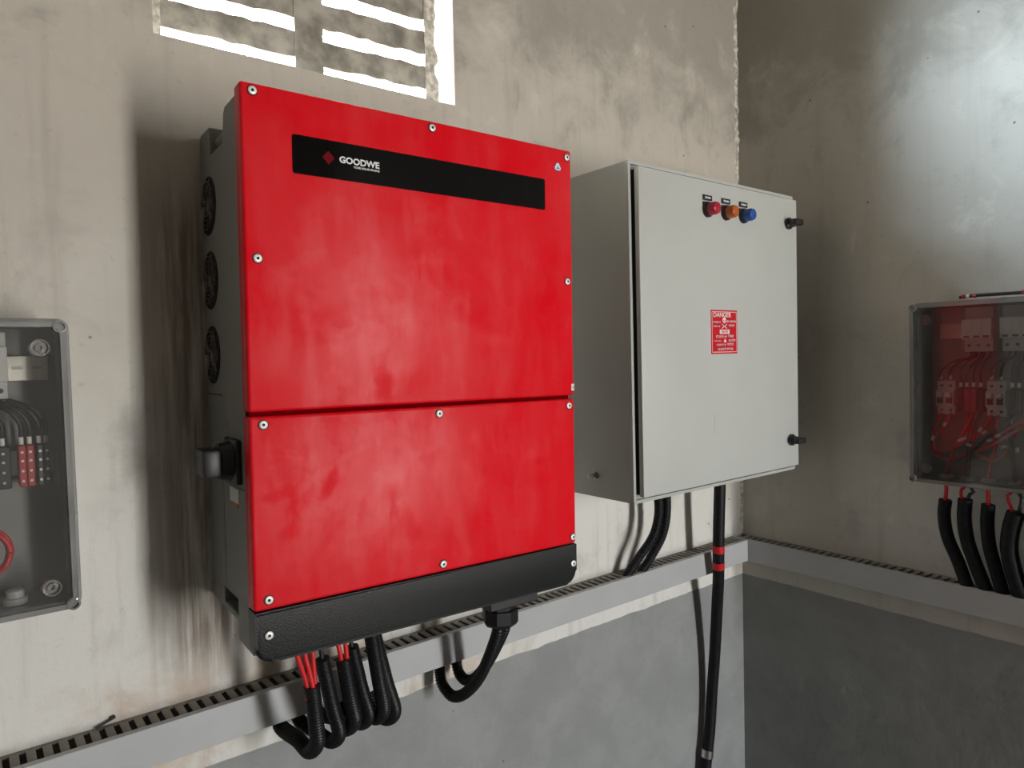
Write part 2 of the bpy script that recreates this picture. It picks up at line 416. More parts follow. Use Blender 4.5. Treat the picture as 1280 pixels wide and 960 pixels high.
bm = bmesh.new(); box(bm, XL, W, YF, 0, ZF-0.1, ZF); tag(mesh('floor', bm, 'floor'), kind='structure')
bm = bmesh.new(); box(bm, XL, W, YF, 0, ZC, ZC+0.1); tag(mesh('ceiling', bm, 'ceiling'), kind='structure')

# ragged mortar bead in the corner
bm = bmesh.new(); prev = None; z = -0.13
while z < 1.6:
    w1 = 0.004+0.006*random.random()**2; w2 = 0.004+0.009*random.random()
    cur = [bm.verts.new(p) for p in ((W, -w1, z), (W-w1*0.45, -w1*0.55, z), (W-w2, 0, z))]
    if prev:
        for i in range(2): bm.faces.new((prev[i], prev[i+1], cur[i+1], cur[i]))
    prev = cur; z += 0.006+0.010*random.random()
tag(mesh('trim_1', bm, 'mortar'), 'ragged plaster bead running up the corner of the two walls', kind='structure')

# louvred cement ventilator in the back wall: each slat its own piece
vent = tag(empty('window_1', loc=(0, 0, 0)), 'cement louvre ventilator with bright daylight slots above the red inverter', kind='structure')
def rough_bar(x0, x1, y0, y1, z0a, z1a, z0b, z1b, parent, name, amp=0.0022, n=12):
    bm = bmesh.new(); prev = None; first = None
    for i in range(n+1):
        t = i/n; x = x0+(x1-x0)*t
        zb = z0a+(z0b-z0a)*t+random.uniform(-amp, amp); zt = z1a+(z1b-z1a)*t+random.uniform(-amp, amp)
        cur = [bm.verts.new(p) for p in ((x, y0, zb), (x, y1, zb), (x, y1, zt), (x, y0, zt))]
        if prev:
            for k in range(4): bm.faces.new((prev[k], prev[(k+1) % 4], cur[(k+1) % 4], cur[k]))
        else: first = cur
        prev = cur
    bm.faces.new(first[::-1]); bm.faces.new(prev)
    return mesh(name, bm, 'louvre', parent)
VY0, VY1, VY2 = 0.028, 0.050, 0.100
SLOT = 0.0115; PITCH_S = 0.0705
def slot_z(k, side): return 0.9665+PITCH_S*k
for (xa, xb) in ((-0.026, 0.200), (0.255, 0.478)):
    zlow = VENT[2]-0.002
    for k in range(0, 5):
        zc = slot_z(k, 0); tilt = 0.003
        rough_bar(xa-0.004, xb+0.004, VY0, VY1, zlow-(tilt if k else 0), zc-SLOT-tilt, zlow+(tilt if k else 0), zc-SLOT+tilt, vent, 'slat')
        zlow = zc+SLOT
    zz = zlow+0.05
    rough_bar(xa-0.004, xb+0.004, VY0, VY1, zlow-0.003, zz, zlow+0.003, zz, vent, 'slat')
    while zz < VENT[3]-0.06:
        zz += 0.125; rough_bar(xa-0.004, xb+0.004, VY0, VY2, zz, zz+0.015, zz, zz+0.015, vent, 'slat'); zz += 0.015  # unseen upper slats, spaced wide and made deep to shape the incoming light
def rough_post(x0, x1, name, mat, amp0, amp1, gapped=False):
    bm = bmesh.new(); prev = None; first = None; n = 60
    for i in range(n+1):
        z = VENT[2]-0.002+(VENT[3]-VENT[2]+0.004)*i/n
        a = x0+random.uniform(-amp0, amp0); b = x1+random.uniform(-amp1, amp1)
        if gapped and i < 2: b -= 0.0
        cur = [bm.verts.new(p) for p in ((a, VY0-0.002, z), (a, VY2, z), (b, VY2, z), (b, VY0-0.002, z))]
        if prev:
            for k in range(4): bm.faces.new((prev[k], prev[(k+1) % 4], cur[(k+1) % 4], cur[k]))
        else: first = cur
        prev = cur
    bm.faces.new(first[::-1]); bm.faces.new(prev)
    mesh(name, bm, mat, vent)
rough_post(-0.044, -0.026, 'frame_post', 'mortar', 0, 0.001)
rough_post(0.200, 0.255, 'mullion', 'louvre', 0.001, 0.001)
rough_post(0.478, 0.506, 'frame_post', 'mortar', 0.001, 0.006)

# ------------------------------------------------------------------ cable ducts (slotted, lidded trunking)
TD, T0, T1 = 0.0587, -0.1978, -0.1379
def duct(name, mat4, x0, x1, first_slot, pitch, label):
    d = empty(name, mat4)
    bm = bmesh.new()
    box(bm, x0, x1, -0.002, 0, T0, T1)                       # back plate
    box(bm, x0, x1, -TD+0.002, -0.002, T0, T0+0.002)         # underside
    box(bm, x0, x1, -0.009, -0.002, T1-0.002, T1)            # solid strip along the wall
    mesh('base', bm, 'duct_dusty', d)
    bm = bmesh.new()
    box(bm, x0, x1, -TD, -TD+0.002, T0-0.001, T1+0.001, 0.0006, 1)
    box(bm, x0, x1, -TD+0.002, -0.047, T1-0.0005, T1+0.001)
    box(bm, x0, x1, -TD+0.002, -0.050, T0-0.001, T0)
    mesh('cover', bm, 'duct', d)
    bm = bmesh.new(); box(bm, -0.0057, 0.0057, -0.048, -0.008, -0.002, 0.0004)
    f0 = mesh('finger', bm, 'duct_dusty', d); first = True
    s = first_slot+pitch/2
    while s < x1-0.008:
        o = f0 if first else copy_part(f0, d)
        o.location = (s, 0, T1); first = False; s += pitch
    tag(d, label, 'cable duct', 'grey slotted cable ducts')
    return d
duct('cable_duct', Matrix.Identity(4), -0.62, W-TD-0.0005, -0.2821-0.02*16, 0.02, 'grey slotted cable duct along the wall under the red inverter')
duct('cable_duct', Matrix.Translation((W, 0, 0)) @ Matrix.Rotation(-PI/2, 4, 'Z'), 0.0, 1.05, 0.0205, 0.0206, 'grey slotted cable duct along the wall under the right junction box')

# ------------------------------------------------------------------ the inverter
H = 0.7985; WI = 0.586; DI = 0.27
th = 0.0215/WI; ro = 0.0069/WI
ex = Vector((math.cos(th), -math.sin(th), -ro)).normalized()
ez = Vector((ro, 0, 1.0)); ez = (ez-ex*ez.dot(ex)).normalized(); ey = ez.cross(ex)
TLc = Vector((0.003, -0.27, 0.8)); org = TLc-ez*H+ey*DI
inv = empty('solar_inverter', Matrix(((ex.x, ey.x, ez.x, org.x), (ex.y, ey.y, ez.y, org.y), (ex.z, ey.z, ez.z, org.z), (0, 0, 0, 1))))
tag(inv, 'large red and black wall-mounted solar inverter with grey sides', 'inverter')
def Yo(d): return -DI+d          # depth measured from the front face
bm = bmesh.new()
box(bm, 0.048, WI-0.048, Yo(0.034), Yo(0.262), 0.066, H-0.005, 0.003)
prof = [(0.030, 0.065), (0.262, 0.065), (0.262, H-0.012), (0.255, H-0.006), (0.199, H-0.008), (0.194, H-0.052), (0.122, H-0.052), (0.112, H-0.012), (0.104, H-0.005), (0.030, H-0.005)]
for (a, b) in ((0.006, 0.0485), (WI-0.0485, WI-0.006)):
    prism(bm, [(Yo(d), z) for d, z in prof], 'x', a, b)
    box(bm, a, b, Yo(0.186), Yo(0.262), 0.030, 0.066, 0.002)
    box(bm, a, b, Yo(0.104), Yo(0.188), 0.030, 0.040, 0.002)
    box(bm, a, b, Yo(0.030), Yo(0.106), 0.002, 0.066, 0.002)
mesh('body', bm, 'grey_body', inv)
for sx_ in (0.022, WI-0.022):
    bm = bmesh.new(); cyl(bm, (sx_, Yo(0.108), H-0.030), (sx_, Yo(0.205), H-0.030), 0.0085, n=16); mesh('carry_handle', bm, 'grey_body', inv, True)
# covers
ZM, ZR = H-0.4514, H-0.7254
def cover(name, z0, z1, mat):
    bm = bmesh.new(); box(bm, 0, WI, Yo(0), Yo(0.031), z0, z1, 0.0045, 3); return mesh(name, bm, mat, inv, True, 50)
cover('upper_cover', ZM+0.0030, H, 'red'); cover('lower_cover', ZR+0.0012, ZM-0.0030, 'red')
bm = bmesh.new(); box(bm, 0.004, WI-0.004, Yo(0.013), Yo(0.030), ZM-0.012, ZM+0.012); mesh('seam_strip', bm, 'red_seam_shade', inv)
bm = bmesh.new(); fs = prism(bm, rrect(0.0005, WI-0.0005, 0, ZR, 0.024, 8, radii=(0.001, 0.001, 0.024, 0.024)), 'y', Yo(-0.001), Yo(0.031))
eds = [ed for f in fs[-2:-1] for ed in f.edges]; bmesh.ops.bevel(bm, geom=eds, offset=0.005, segments=3, affect='EDGES', profile=0.5)
mesh('bottom_cover', bm, 'black_cover', inv, True, 40)
# screws
bm = bmesh.new()
lathe(bm, (0, 0, 0), (0, -1, 0), [(0.0072, 0.0), (0.0072, 0.0005), (0.0058, 0.0006)], 20, 1)
lathe(bm, (0, 0, 0), (0, -1, 0), [(0.0060, 0.0004), (0.0058, 0.0016), (0.0050, 0.0022), (0.0022, 0.0024), (0.0020, 0.0012)], 20, 0)
lathe(bm, (0, 0, 0), (0, -1, 0), [(0.0022, 0.0018), (0.0, 0.0018)], 8, 1)
scr = mesh('screw', bm, ['screw_head', 'black_matt'], inv, True)
SC = [(0.0164, -0.0116), (0.2946, -0.0113), (0.5746, -0.0138), (0.0176, -0.2379), (0.5724, -0.2393), (0.019, -0.4658), (0.2976, -0.4661), (0.5722, -0.4669), (0.0201, -0.7098), (0.2996, -0.7111), (0.5776, -0.7115), (0.0187, -0.759), (0.5767, -0.7608)]
for i, (x, z) in enumerate(SC):
    o = scr if i == 0 else copy_part(scr, inv); o.location = (x, Yo(-0.0002 if i < 11 else -0.0012), H+z); o.rotation_euler = (0, random.random()*3, 0)
# display strip with logo
bm = bmesh.new(); prism(bm, rrect(0.0695, 0.5218, H-0.1148, H-0.0606, 0.003, 4), 'y', Yo(-0.0018), Yo(0.002))
disp = mesh('display_panel', bm, 'gloss_black', inv); disp['label'] = 'glossy black strip with the maker logo'
bm = bmesh.new(); cx_, cz_ = 0.1213, H-0.0858
prism(bm, [(cx_-0.0092, cz_), (cx_, cz_-0.0098), (cx_+0.0092, cz_), (cx_, cz_+0.0098)], 'y', Yo(-0.0021), Yo(-0.0017)); mesh('logo_diamond', bm, 'logo_red', disp)
text_obj('logo_lettering', 'GOODWE', 0.0128, (0.1692, Yo(-0.0021), H-0.0860), (PI/2, 0, 0), 'white_print', disp, 1.06, 0.00045)
text_obj('logo_tagline', 'YOUR SOLAR ENGINE', 0.0042, (0.1802, Yo(-0.0021), H-0.0940), (PI/2, 0, 0), 'white_print', disp, 1.0, 0.0001)
# stickers
bm = bmesh.new()
def trefoil(bm, s, y, mi):
    pts = []
    for i in range(48):
        a = 2*PI*i/48; r = s*(1+0.16*math.cos(3*(a-PI/2))); pts.append((r*math.cos(a), r*math.sin(a)*1.02))
    prism(bm, pts, 'y', y, y+0.0003, mi)
trefoil(bm, 0.0082, -0.0003, 0); trefoil(bm, 0.0064, -0.0006, 1)
prism(bm, [(-0.0035, -0.0035), (0.0045, -0.0035), (0.0035, -0.0005), (-0.0030, 0.0)], 'y', -0.0008, -0.0003, 2)
prism(bm, [(-0.0015, 0.0012), (0.0020, 0.0012), (0.0008, 0.0040)], 'y', -0.0008, -0.0003, 2)
st = mesh('quality_sticker', bm, ['sticker_purple', 'sticker_white', 'sticker_teal'], inv); st.location = (0.5533, Yo(0), H-0.0343)
bm = bmesh.new(); box(bm, 0.5790, 0.5855, Yo(-0.0004), Yo(0.003), H-0.4395, H-0.4270); box(bm, 0.5815, 0.5845, Yo(-0.0006), Yo(0.002), H-0.4365, H-0.4315, mi=1)
mesh('seal_sticker', bm, ['white_print', 'sticker_yellow'], inv)
# side: fans, panels, switch
def side_disc(bm, y, z, r, x0, x1, mi=0, n=28): cyl(bm, (x0, y, z), (x1, y, z), r, n=n, mi=mi)
for zc in (H-0.128, H-0.2465, H-0.3655):
    yc = Yo(0.216); R0 = 0.0445
    fan = bpy.data.meshes.new('cooling_fan')
    bm = bmesh.new()
    lathe(bm, (0, 0, 0), (-1, 0, 0), [(R0+0.002, 0.0), (R0+0.002, 0.0012), (R0, 0.0012), (R0, 0.0004), (0, 0.0004)], 32)
    fo = mesh('cooling_fan', bm, 'black_matt', inv, False); fo.location = (0.006, yc, zc)
    bm = bmesh.new()
    for rr in (0.010, 0.017, 0.024, 0.031, 0.038):
        pts = [(-0.0042, rr*math.cos(2*PI*i/28), rr*math.sin(2*PI*i/28)) for i in range(29)]
        tube(bm, pts, 0.00055, 4, 0.008, caps=False)
    for a in (0.6, 0.6+PI/2, 0.6+PI, 0.6+1.5*PI):
        tube(bm, [(-0.0048, 0.006*math.cos(a), 0.006*math.sin(a)), (-0.0048, 0.025*math.cos(a), 0.025*math.sin(a)), (-0.0040, 0.046*math.cos(a), 0.046*math.sin(a))], 0.0008, 4, 0.01)
    mesh('finger_guard', bm, 'dull_steel', fo, True)
    bm = bmesh.new(); side_disc(bm, 0, 0, 0.014, -0.002, -0.0005); 
    for i in range(7):
        a = 2*PI*i/7
        v = [bm.verts.new((-0.0012-0.0006*(k % 2), r*math.cos(a+da), r*math.sin(a+da))) for k, (r, da) in enumerate(((0.013, 0), (0.040, 0.25), (0.040, 0.75), (0.013, 0.45)))]
        bm.faces.new(v)
    mesh('impeller', bm, 'black', fo)
bm = bmesh.new(); box(bm, 0.0045, 0.0062, Yo(0.034), Yo(0.165), H-0.560, H-0.486, 0.0006, 1); mesh('switch_plate', bm, 'grey_panel', inv)
for (d0, d1) in ((0.034, 0.166), (0.169, 0.258)):
    bm = bmesh.new(); box(bm, 0.0048, 0.0062, Yo(d0), Yo(d1), H-0.722, H-0.563, 0.0006, 1); mesh('side_panel', bm, 'grey_panel', inv)
bm = bmesh.new(); box(bm, 0.0054, 0.0062, Yo(0.165), Yo(0.258), H-0.430, H-0.428); mesh('side_rib', bm, 'black', inv)
bm = bmesh.new()
box(bm, -0.004, 0.0055, Yo(0.058), Yo(0.128), H-0.556, H-0.490, 0.004)
cyl(bm, (-0.004, Yo(0.093), H-0.523), (-0.020, Yo(0.093), H-0.523), 0.029, 0.026, 24)
box(bm, -0.046, -0.020, Yo(0.066), Yo(0.120), H-0.543, H-0.503, 0.005)
mesh('isolator_switch', bm, 'black', inv, True)
bm = bmesh.new(); box(bm, 0.0040, 0.0050, Yo(0.080), Yo(0.128), H-0.587, H-0.566); box(bm, 0.0038, 0.0050, Yo(0.085), Yo(0.115), H-0.594, H-0.587, mi=1)
mesh('rating_sticker', bm, ['white_print', 'sticker_orange'], inv)
# ac gland plate and gland under the box
bm = bmesh.new(); box(bm, 0.425, 0.532, Yo(0.050), Yo(0.140), -0.036, 0.066, 0.002); mesh('terminal_box', bm, 'black', inv)
bm = bmesh.new()
GX, GY = 0.473, Yo(0.090)
lathe(bm, (GX, GY, -0.036), (0, 0, -1), [(0.0, 0), (0.034, 0), (0.034, 0.006), (0.029, 0.007), (0.029, 0.011), (0.034, 0.012), (0.034, 0.036), (0.030, 0.042), (0.0, 0.042)], 8)
mesh('cable_gland', bm, 'black', inv)
bm = bmesh.new()
for k, x in enumerate((0.085, 0.150, 0.205)):
    for j in range(2):
        cyl(bm, (x+j*0.02, Yo(0.09+0.03*j), 0.066), (x+j*0.02, Yo(0.09+0.03*j), 0.030), 0.009, n=10)
mesh('connector_socket', bm, 'black', inv)

# ------------------------------------------------------------------ dc conduits below the inverter (loops that enter the duct from below)
def conduit(pts, r, wires, label, group, wr=0.0040, mat='conduit'):
    """corrugated sleeve with wires leaving its upper mouth"""
    o = tube_obj('corrugated_conduit', pts, r, mat, None, 14, 0.00115, corr)
    tag(o, label, 'conduit', group)
    top = Vector(pts[0])
    for (dx, dy, tx, ty, m) in wires:
        tube_obj('wire', [top+Vector((dx, dy, -0.02)), top+Vector((dx, dy, 0.004)), Vector((tx, ty, (top.z+0.03)*0.5+0.01)), Vector((tx, ty, 0.045))], wr, m, o, 8, 0.01)
    return o
G_DC = 'black corrugated conduits hanging below the red inverter'
def uloop(x0, z0, y0, xb, zb, x1, yend=-0.028):
    return [(x0, y0, z0), (x0+(xb-x0)*0.5, y0, (z0+zb)/2+0.005), (xb, y0+0.010, zb+0.035), (xb, y0+0.045, zb+0.006), (xb*0.6+x1*0.4, y0+0.085, zb+0.010), (x1, yend-0.020, -0.214), (x1, yend, -0.1995)]
conduit(uloop(0.1025, -0.088, -0.190, 0.112, -0.222, 0.102), 0.0128,
        [(-0.0075, 0.0, 0.078, -0.192, 'wire_red'), (-0.001, -0.006, 0.090, -0.194, 'wire_red'), (0.0060, 0.002, 0.106, -0.188, 'wire_red')],
        'leftmost corrugated conduit, with three red wires in its mouth', G_DC)
conduit(uloop(0.131, -0.062, -0.165, 0.160, -0.234, 0.135), 0.0122, [(0, 0, 0.124, -0.165, 'wire_black')],
        'second corrugated conduit from the left, just behind the leftmost one', G_DC)
conduit(uloop(0.160, -0.064, -0.182, 0.180, -0.212, 0.172), 0.0128,
        [(-0.005, -0.002, 0.146, -0.185, 'wire_red'), (0.004, -0.005, 0.160, -0.187, 'wire_red')],
        'third corrugated conduit from the left, with two red wires', G_DC)
conduit(uloop(0.186, -0.060, -0.158, 0.218, -0.226, 0.208), 0.0120, [(0, 0, 0.176, -0.158, 'wire_black')],
        'fourth corrugated conduit from the left, slanting in the middle', G_DC)
conduit(uloop(0.212, -0.032, -0.178, 0.236, -0.214, 0.236), 0.0128, [(-0.005, 0, 0.198, -0.179, 'wire_black'), (0.003, -0.003, 0.212, -0.181, 'wire_red')],
        'fifth corrugated conduit from the left, front one of the right pair', G_DC)
conduit(uloop(0.232, -0.050, -0.150, 0.272, -0.240, 0.268), 0.0122, [(0, 0, 0.220, -0.150, 'wire_black')],
        'sixth corrugated conduit, rightmost loop of the small bunch', G_DC)
G_AC = 'thick conduits from the inverter gland'
gw = org+ex*GX+ey*GY+ez*(-0.075)
o = tube_obj('corrugated_conduit', [gw+Vector((-0.011, -0.004, 0.006)), gw+Vector((-0.011, -0.003, -0.02)), (0.456, -0.150, -0.190), (0.447, -0.108, -0.240), (0.440, -0.070, -0.260), (0.435, -0.040, -0.246), (0.4345, -0.031, -0.222), (0.4345, -0.030, -0.1995)], 0.0115, 'conduit', None, 14, 0.0013, corr)
tag(o, 'conduit from the inverter gland, front one with the wider bend', 'conduit', G_AC)
o = tube_obj('corrugated_conduit', [gw+Vector((0.013, 0.006, 0.006)), gw+Vector((0.013, 0.007, -0.02)), (0.481, -0.140, -0.175), (0.477, -0.100, -0.222), (0.476, -0.066, -0.240), (0.476, -0.042, -0.236), (0.476, -0.032, -0.220), (0.476, -0.030, -0.1995)], 0.0115, 'conduit', None, 14, 0.0013, corr)
tag(o, 'conduit from the inverter gland, rear one with the tighter bend', 'conduit', G_AC)

# ------------------------------------------------------------------ the grey cabinet
C0, C1, CZ0, CZ1, CB = 0.7829, 1.4101, 0.1044, 0.8165, -0.25
D0, D1, DZ0, DZ1, DF = 0.7948, 1.3983, 0.1185, 0.8025, -0.2705
cab = empty('electrical_cabinet', loc=(C0, 0, CZ0))
def cm(name, bm, mat, parent=cab, smooth=False, **k):
    if parent is cab: bmesh.ops.translate(bm, verts=bm.verts, vec=(-C0, 0, -CZ0))
    return mesh(name, bm, mat, parent, smooth, **k)
tag(cab, 'light grey steel electrical cabinet with three indicator lamps and warning sign', 'cabinet')
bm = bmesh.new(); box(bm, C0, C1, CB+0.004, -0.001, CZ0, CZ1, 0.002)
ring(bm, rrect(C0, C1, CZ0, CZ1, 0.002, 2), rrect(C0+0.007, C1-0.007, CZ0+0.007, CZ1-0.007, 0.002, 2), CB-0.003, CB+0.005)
cm('body', bm, 'cab_body_shade')
bm = bmesh.new(); box(bm, C0+0.016, C1-0.016, CB-0.010, CB+0.006, CZ0+0.018, CZ1-0.018); cm('gasket', bm, 'black_matt')
bm = bmesh.new(); box(bm, D0, D1, DF, DF+0.0125, DZ0, DZ1, 0.0022, 2); door = cm('door', bm, 'cab_door', smooth=True)
# thin scratch mark on the paint
def dpart(name, bm, mat, parent=None, smooth=False):
    bmesh.ops.translate(bm, verts=bm.verts, vec=(-C0, 0, -CZ0)); return mesh(name, bm, mat, parent or cab, smooth)
bm = bmesh.new()
for (a, b) in (((1.0415, 0.276), (1.0375, 0.252)), ((1.0365, 0.246), (1.0355, 0.231))):
    prism(bm, [(a[0]-0.0006, a[1]), (b[0]-0.0006, b[1]), (b[0]+0.0005, b[1]), (a[0]+0.0005, a[1])], 'y', DF-0.0002, DF+0.001)
dpart('scratch', bm, 'dull_steel', door)
LAB = (('lamp_red', 1.0225, 'red indicator lamp'), ('lamp_orange', 1.0915, 'orange indicator lamp'), ('lamp_blue', 1.1605, 'blue indicator lamp'))
for i, (m, x, lb) in enumerate(LAB):
    z = 0.7375
    bm = bmesh.new(); lathe(bm, (x, DF+0.0005, z), (0, -1, 0), [(0, 0), (0.0175, 0), (0.0175, 0.006), (0.0150, 0.010), (0.0, 0.010)], 28)
    box(bm, x-0.0165, x+0.0165, DF-0.004, DF+0.0005, z, z+0.0165, 0.001, 1)
    bz = dpart('indicator_lamp', bm, 'black', cab, True); bz['label'] = lb
    bm = bmesh.new(); lathe(bm, (x, DF-0.009, z), (0, -1, 0), [(0.0145, 0), (0.0145, 0.014), (0.0125, 0.019), (0.007, 0.0215), (0, 0.022)], 24)
    dpart('lens', bm, m, bz, True)
    bm = bmesh.new(); box(bm, x-0.0165, x+0.0165, DF-0.0022, DF+0.0005, z+0.0205, z+0.0325, 0.0005, 1)
    nm = dpart('name_plate', bm, 'black', cab)
    bm = bmesh.new(); xx = x-0.0095
    while xx < x+0.009:
        w_ = random.uniform(0.0013, 0.0024); box(bm, xx, xx+w_, DF-0.0025, DF-0.002, z+0.0243, z+0.0243+random.uniform(0.0034, 0.0046)); xx += w_+0.0006
    dpart('name_plate_print', bm, 'white_print', nm)
for (x, z) in ((1.3560, 0.7385), (1.3600, 0.1875)):
    bm = bmesh.new()
    lathe(bm, (x, DF+0.0005, z), (0, -1, 0), [(0, 0), (0.0145, 0), (0.0145, 0.007), (0.011, 0.010), (0.0095, 0.022), (0, 0.022)], 20)
    box(bm, x-0.0175, x+0.0175, DF-0.034, DF-0.018, z-0.0075, z+0.0075, 0.003)
    dpart('latch_knob', bm, 'black', cab, True)
bm = bmesh.new()
lathe(bm, (C0, -0.143, 0.153), (-1, 0, 0), [(0, 0), (0.0085, 0), (0.0085, 0.002), (0.0065, 0.002), (0.0065, 0.008), (0.0038, 0.008), (0.0038, 0.024), (0, 0.024)], 12)
dpart('earth_bolt', bm, 'dull_steel', cab, True)
# warning sign
SX0, SX1, SZ0, SZ1 = 1.0300, 1.1305, 0.4135, 0.5140
bm = bmesh.new(); box(bm, SX0, SX1, DF-0.0008, DF+0.0005, SZ0, SZ1); sign = dpart('warning_sign', bm, 'sign_red', cab); sign['label'] = 'red and white danger sign'
def su(u, v): return SX0+(SX1-SX0)*u, SZ1-(SZ1-SZ0)*v
ys0, ys1 = DF-0.0011, DF-0.0007
bm = bmesh.new()
def sbar(u0, u1, v0, v1):
    a = su(u0, v1); b = su(u1, v0); box(bm, a[0], b[0], ys0, ys1, a[1], b[1])
for q in ((0.03, 0.97, 0.035, 0.048), (0.03, 0.97, 0.952, 0.965), (0.03, 0.042, 0.035, 0.965), (0.958, 0.97, 0.035, 0.965)): sbar(*q)
dpart('border', bm, 'sign_white', sign)
bm = bmesh.new()
def glyphs(u0, u1, v0, v1):
    u = u0
    while u < u1-0.01:
        w_ = random.uniform(0.02, 0.035); k = random.random()
        sbar(u, min(u+w_, u1), v0, v0+(v1-v0)*0.35)
        sbar(u, u+0.012, v0, v1) if k < 0.6 else sbar(u+w_*0.4, min(u+w_, u1), v0+(v1-v0)*0.5, v1)
        if k > 0.4: sbar(min(u+w_*0.6, u1-0.012), min(u+w_*0.6+0.012, u1), v0, v1)
        u += w_+random.choice((0.006, 0.006, 0.02))
for q in ((0.07, 0.36, 0.255, 0.30), (0.60, 0.94, 0.235, 0.285), (0.08, 0.36, 0.35, 0.39), (0.67, 0.89, 0.325, 0.375), (0.18, 0.46, 0.575, 0.635), (0.50, 0.60, 0.585, 0.625), (0.64, 0.86, 0.565, 0.625), (0.10, 0.38, 0.69, 0.72), (0.66, 0.92, 0.665, 0.72), (0.20, 0.55, 0.77, 0.82), (0.60, 0.85, 0.755, 0.81), (0.25, 0.82, 0.865, 0.915)): glyphs(*q)
dpart('small_print', bm, 'sign_white', sign)
def stext(name, body, u, v, size, sx_=1.0, bold=0.0):
    p = su(u, v); text_obj(name, body, size, (p[0]-C0, ys0, p[1]-CZ0), (PI/2, 0, 0), 'sign_white', sign, sx_, bold)
stext('danger_lettering', 'DANGER', 0.42, 0.115, 0.0150, 1.12, 0.0002)
bm = bmesh.new(); c = su(0.5, 0.24); pts = []
for i in range(24):
    a = 2*PI*i/24; r = 0.0072 if math.sin(a) > -0.3 else 0.0058; pts.append((c[0]+r*math.cos(a), c[1]+r*1.05*math.sin(a)))
prism(bm, pts, 'y', ys0, ys1)
for dx in (-0.0027, 0.0027): cyl(bm, (c[0]+dx, ys0+0.0001, c[1]-0.0005), (c[0]+dx, ys0-0.0003, c[1]-0.0005), 0.0016, n=10, mi=1)
c = su(0.5, 0.37)
for s in (-1, 1):
    dxx, dzz = 0.0085, 0.0042*s
    prism(bm, [(c[0]-dxx, c[1]-dzz-0.001), (c[0]+dxx, c[1]+dzz-0.001), (c[0]+dxx, c[1]+dzz+0.001), (c[0]-dxx, c[1]-dzz+0.001)], 'y', ys0, ys1)
    for e_ in (-1, 1): cyl(bm, (c[0]+e_*dxx, ys0, c[1]+e_*dzz), (c[0]+e_*dxx, ys1, c[1]+e_*dzz), 0.0017, n=8)
dpart('skull_and_bones', bm, ['sign_white', 'sign_red'], sign)
bm = bmesh.new(); a = su(0.32, 0.545); b = su(0.69, 0.445); box(bm, a[0], b[0], ys0, ys1, a[1], b[1]); dpart('white_panel', bm, 'sign_white', sign)
p = su(0.505, 0.495); text_obj('panel_lettering', '\u0916\u0924\u0930\u093e', 0.0115, (p[0]-C0, ys0-0.0002, p[1]-CZ0), (PI/2, 0, 0), 'sign_red', sign, 1.1)
bm = bmesh.new(); a = su(0.46, 0.735); b = su(0.575, 0.735); t_ = su(0.515, 0.645); prism(bm, [a, b, t_], 'y', ys0, ys1); dpart('warning_triangle', bm, 'sign_white', sign)

# ------------------------------------------------------------------ cables below the cabinet
G_CC = 'black cables from the cabinet into the duct'
o = tube_obj('power_cable', [(1.052, -0.092, 0.1038), (1.053, -0.090, 0.070), (1.060, -0.084, 0.010), (1.048, -0.074, -0.045), (1.012, -0.056, -0.098), (0.990, -0.040, -0.136), (0.983, -0.034, -0.155)], 0.0120, 'rubber', None, 14, 0.0012, corr)
tag(o, 'left one of two black cables curving from the cabinet into the duct', 'cable', G_CC)
o = tube_obj('power_cable', [(1.078, -0.092, 0.1038), (1.083, -0.090, 0.070), (1.092, -0.082, 0.008), (1.086, -0.072, -0.050), (1.058, -0.056, -0.105), (1.040, -0.042, -0.138), (1.034, -0.036, -0.155)], 0.0120, 'rubber', None, 14, 0.0012, corr)
tag(o, 'right one of two black cables curving from the cabinet into the duct', 'cable', G_CC)
big = [(1.287, -0.108, 0.1038), (1.286, -0.106, 0.040), (1.288, -0.100, -0.060), (1.292, -0.095, -0.130), (1.303, -0.086, -0.200), (1.320, -0.068, -0.290), (1.336, -0.046, -0.440), (1.338, -0.033, -0.560), (1.330, -0.030, -0.660), (1.316, -0.027, -0.750)]
o = tube_obj('main_cable', big, 0.0155, 'rubber', None, 18, 0.008)
tag(o, 'thick black cable with two red tape bands hanging below the cabinet', 'cable')
BP = spline(big, 0.004)
def at_z(z): return min(BP, key=lambda p: abs(p.z-z))
for z in (-0.118, -0.166):
    a = at_z(z+0.009); b = at_z(z-0.009); bm = bmesh.new(); cyl(bm, a, b, 0.0163, n=20); mesh('tape_band', bm, 'tape_red', o, True)
bm = bmesh.new(); a = at_z(-0.712); b = at_z(-0.75); d_ = (b-a).normalized(); cyl(bm, a+d_*0.006, a+d_*0.028, 0.0172, n=20); mesh('metal_collar', bm, 'steel', o, True)
tube_obj('cable_tail', [b-d_*0.005, b+Vector((-0.006, 0, -0.06)), b+Vector((-0.012, 0.001, -0.25)), b+Vector((-0.012, 0.001, -0.448))], 0.0150, 'rubber', o, 14, 0.02)

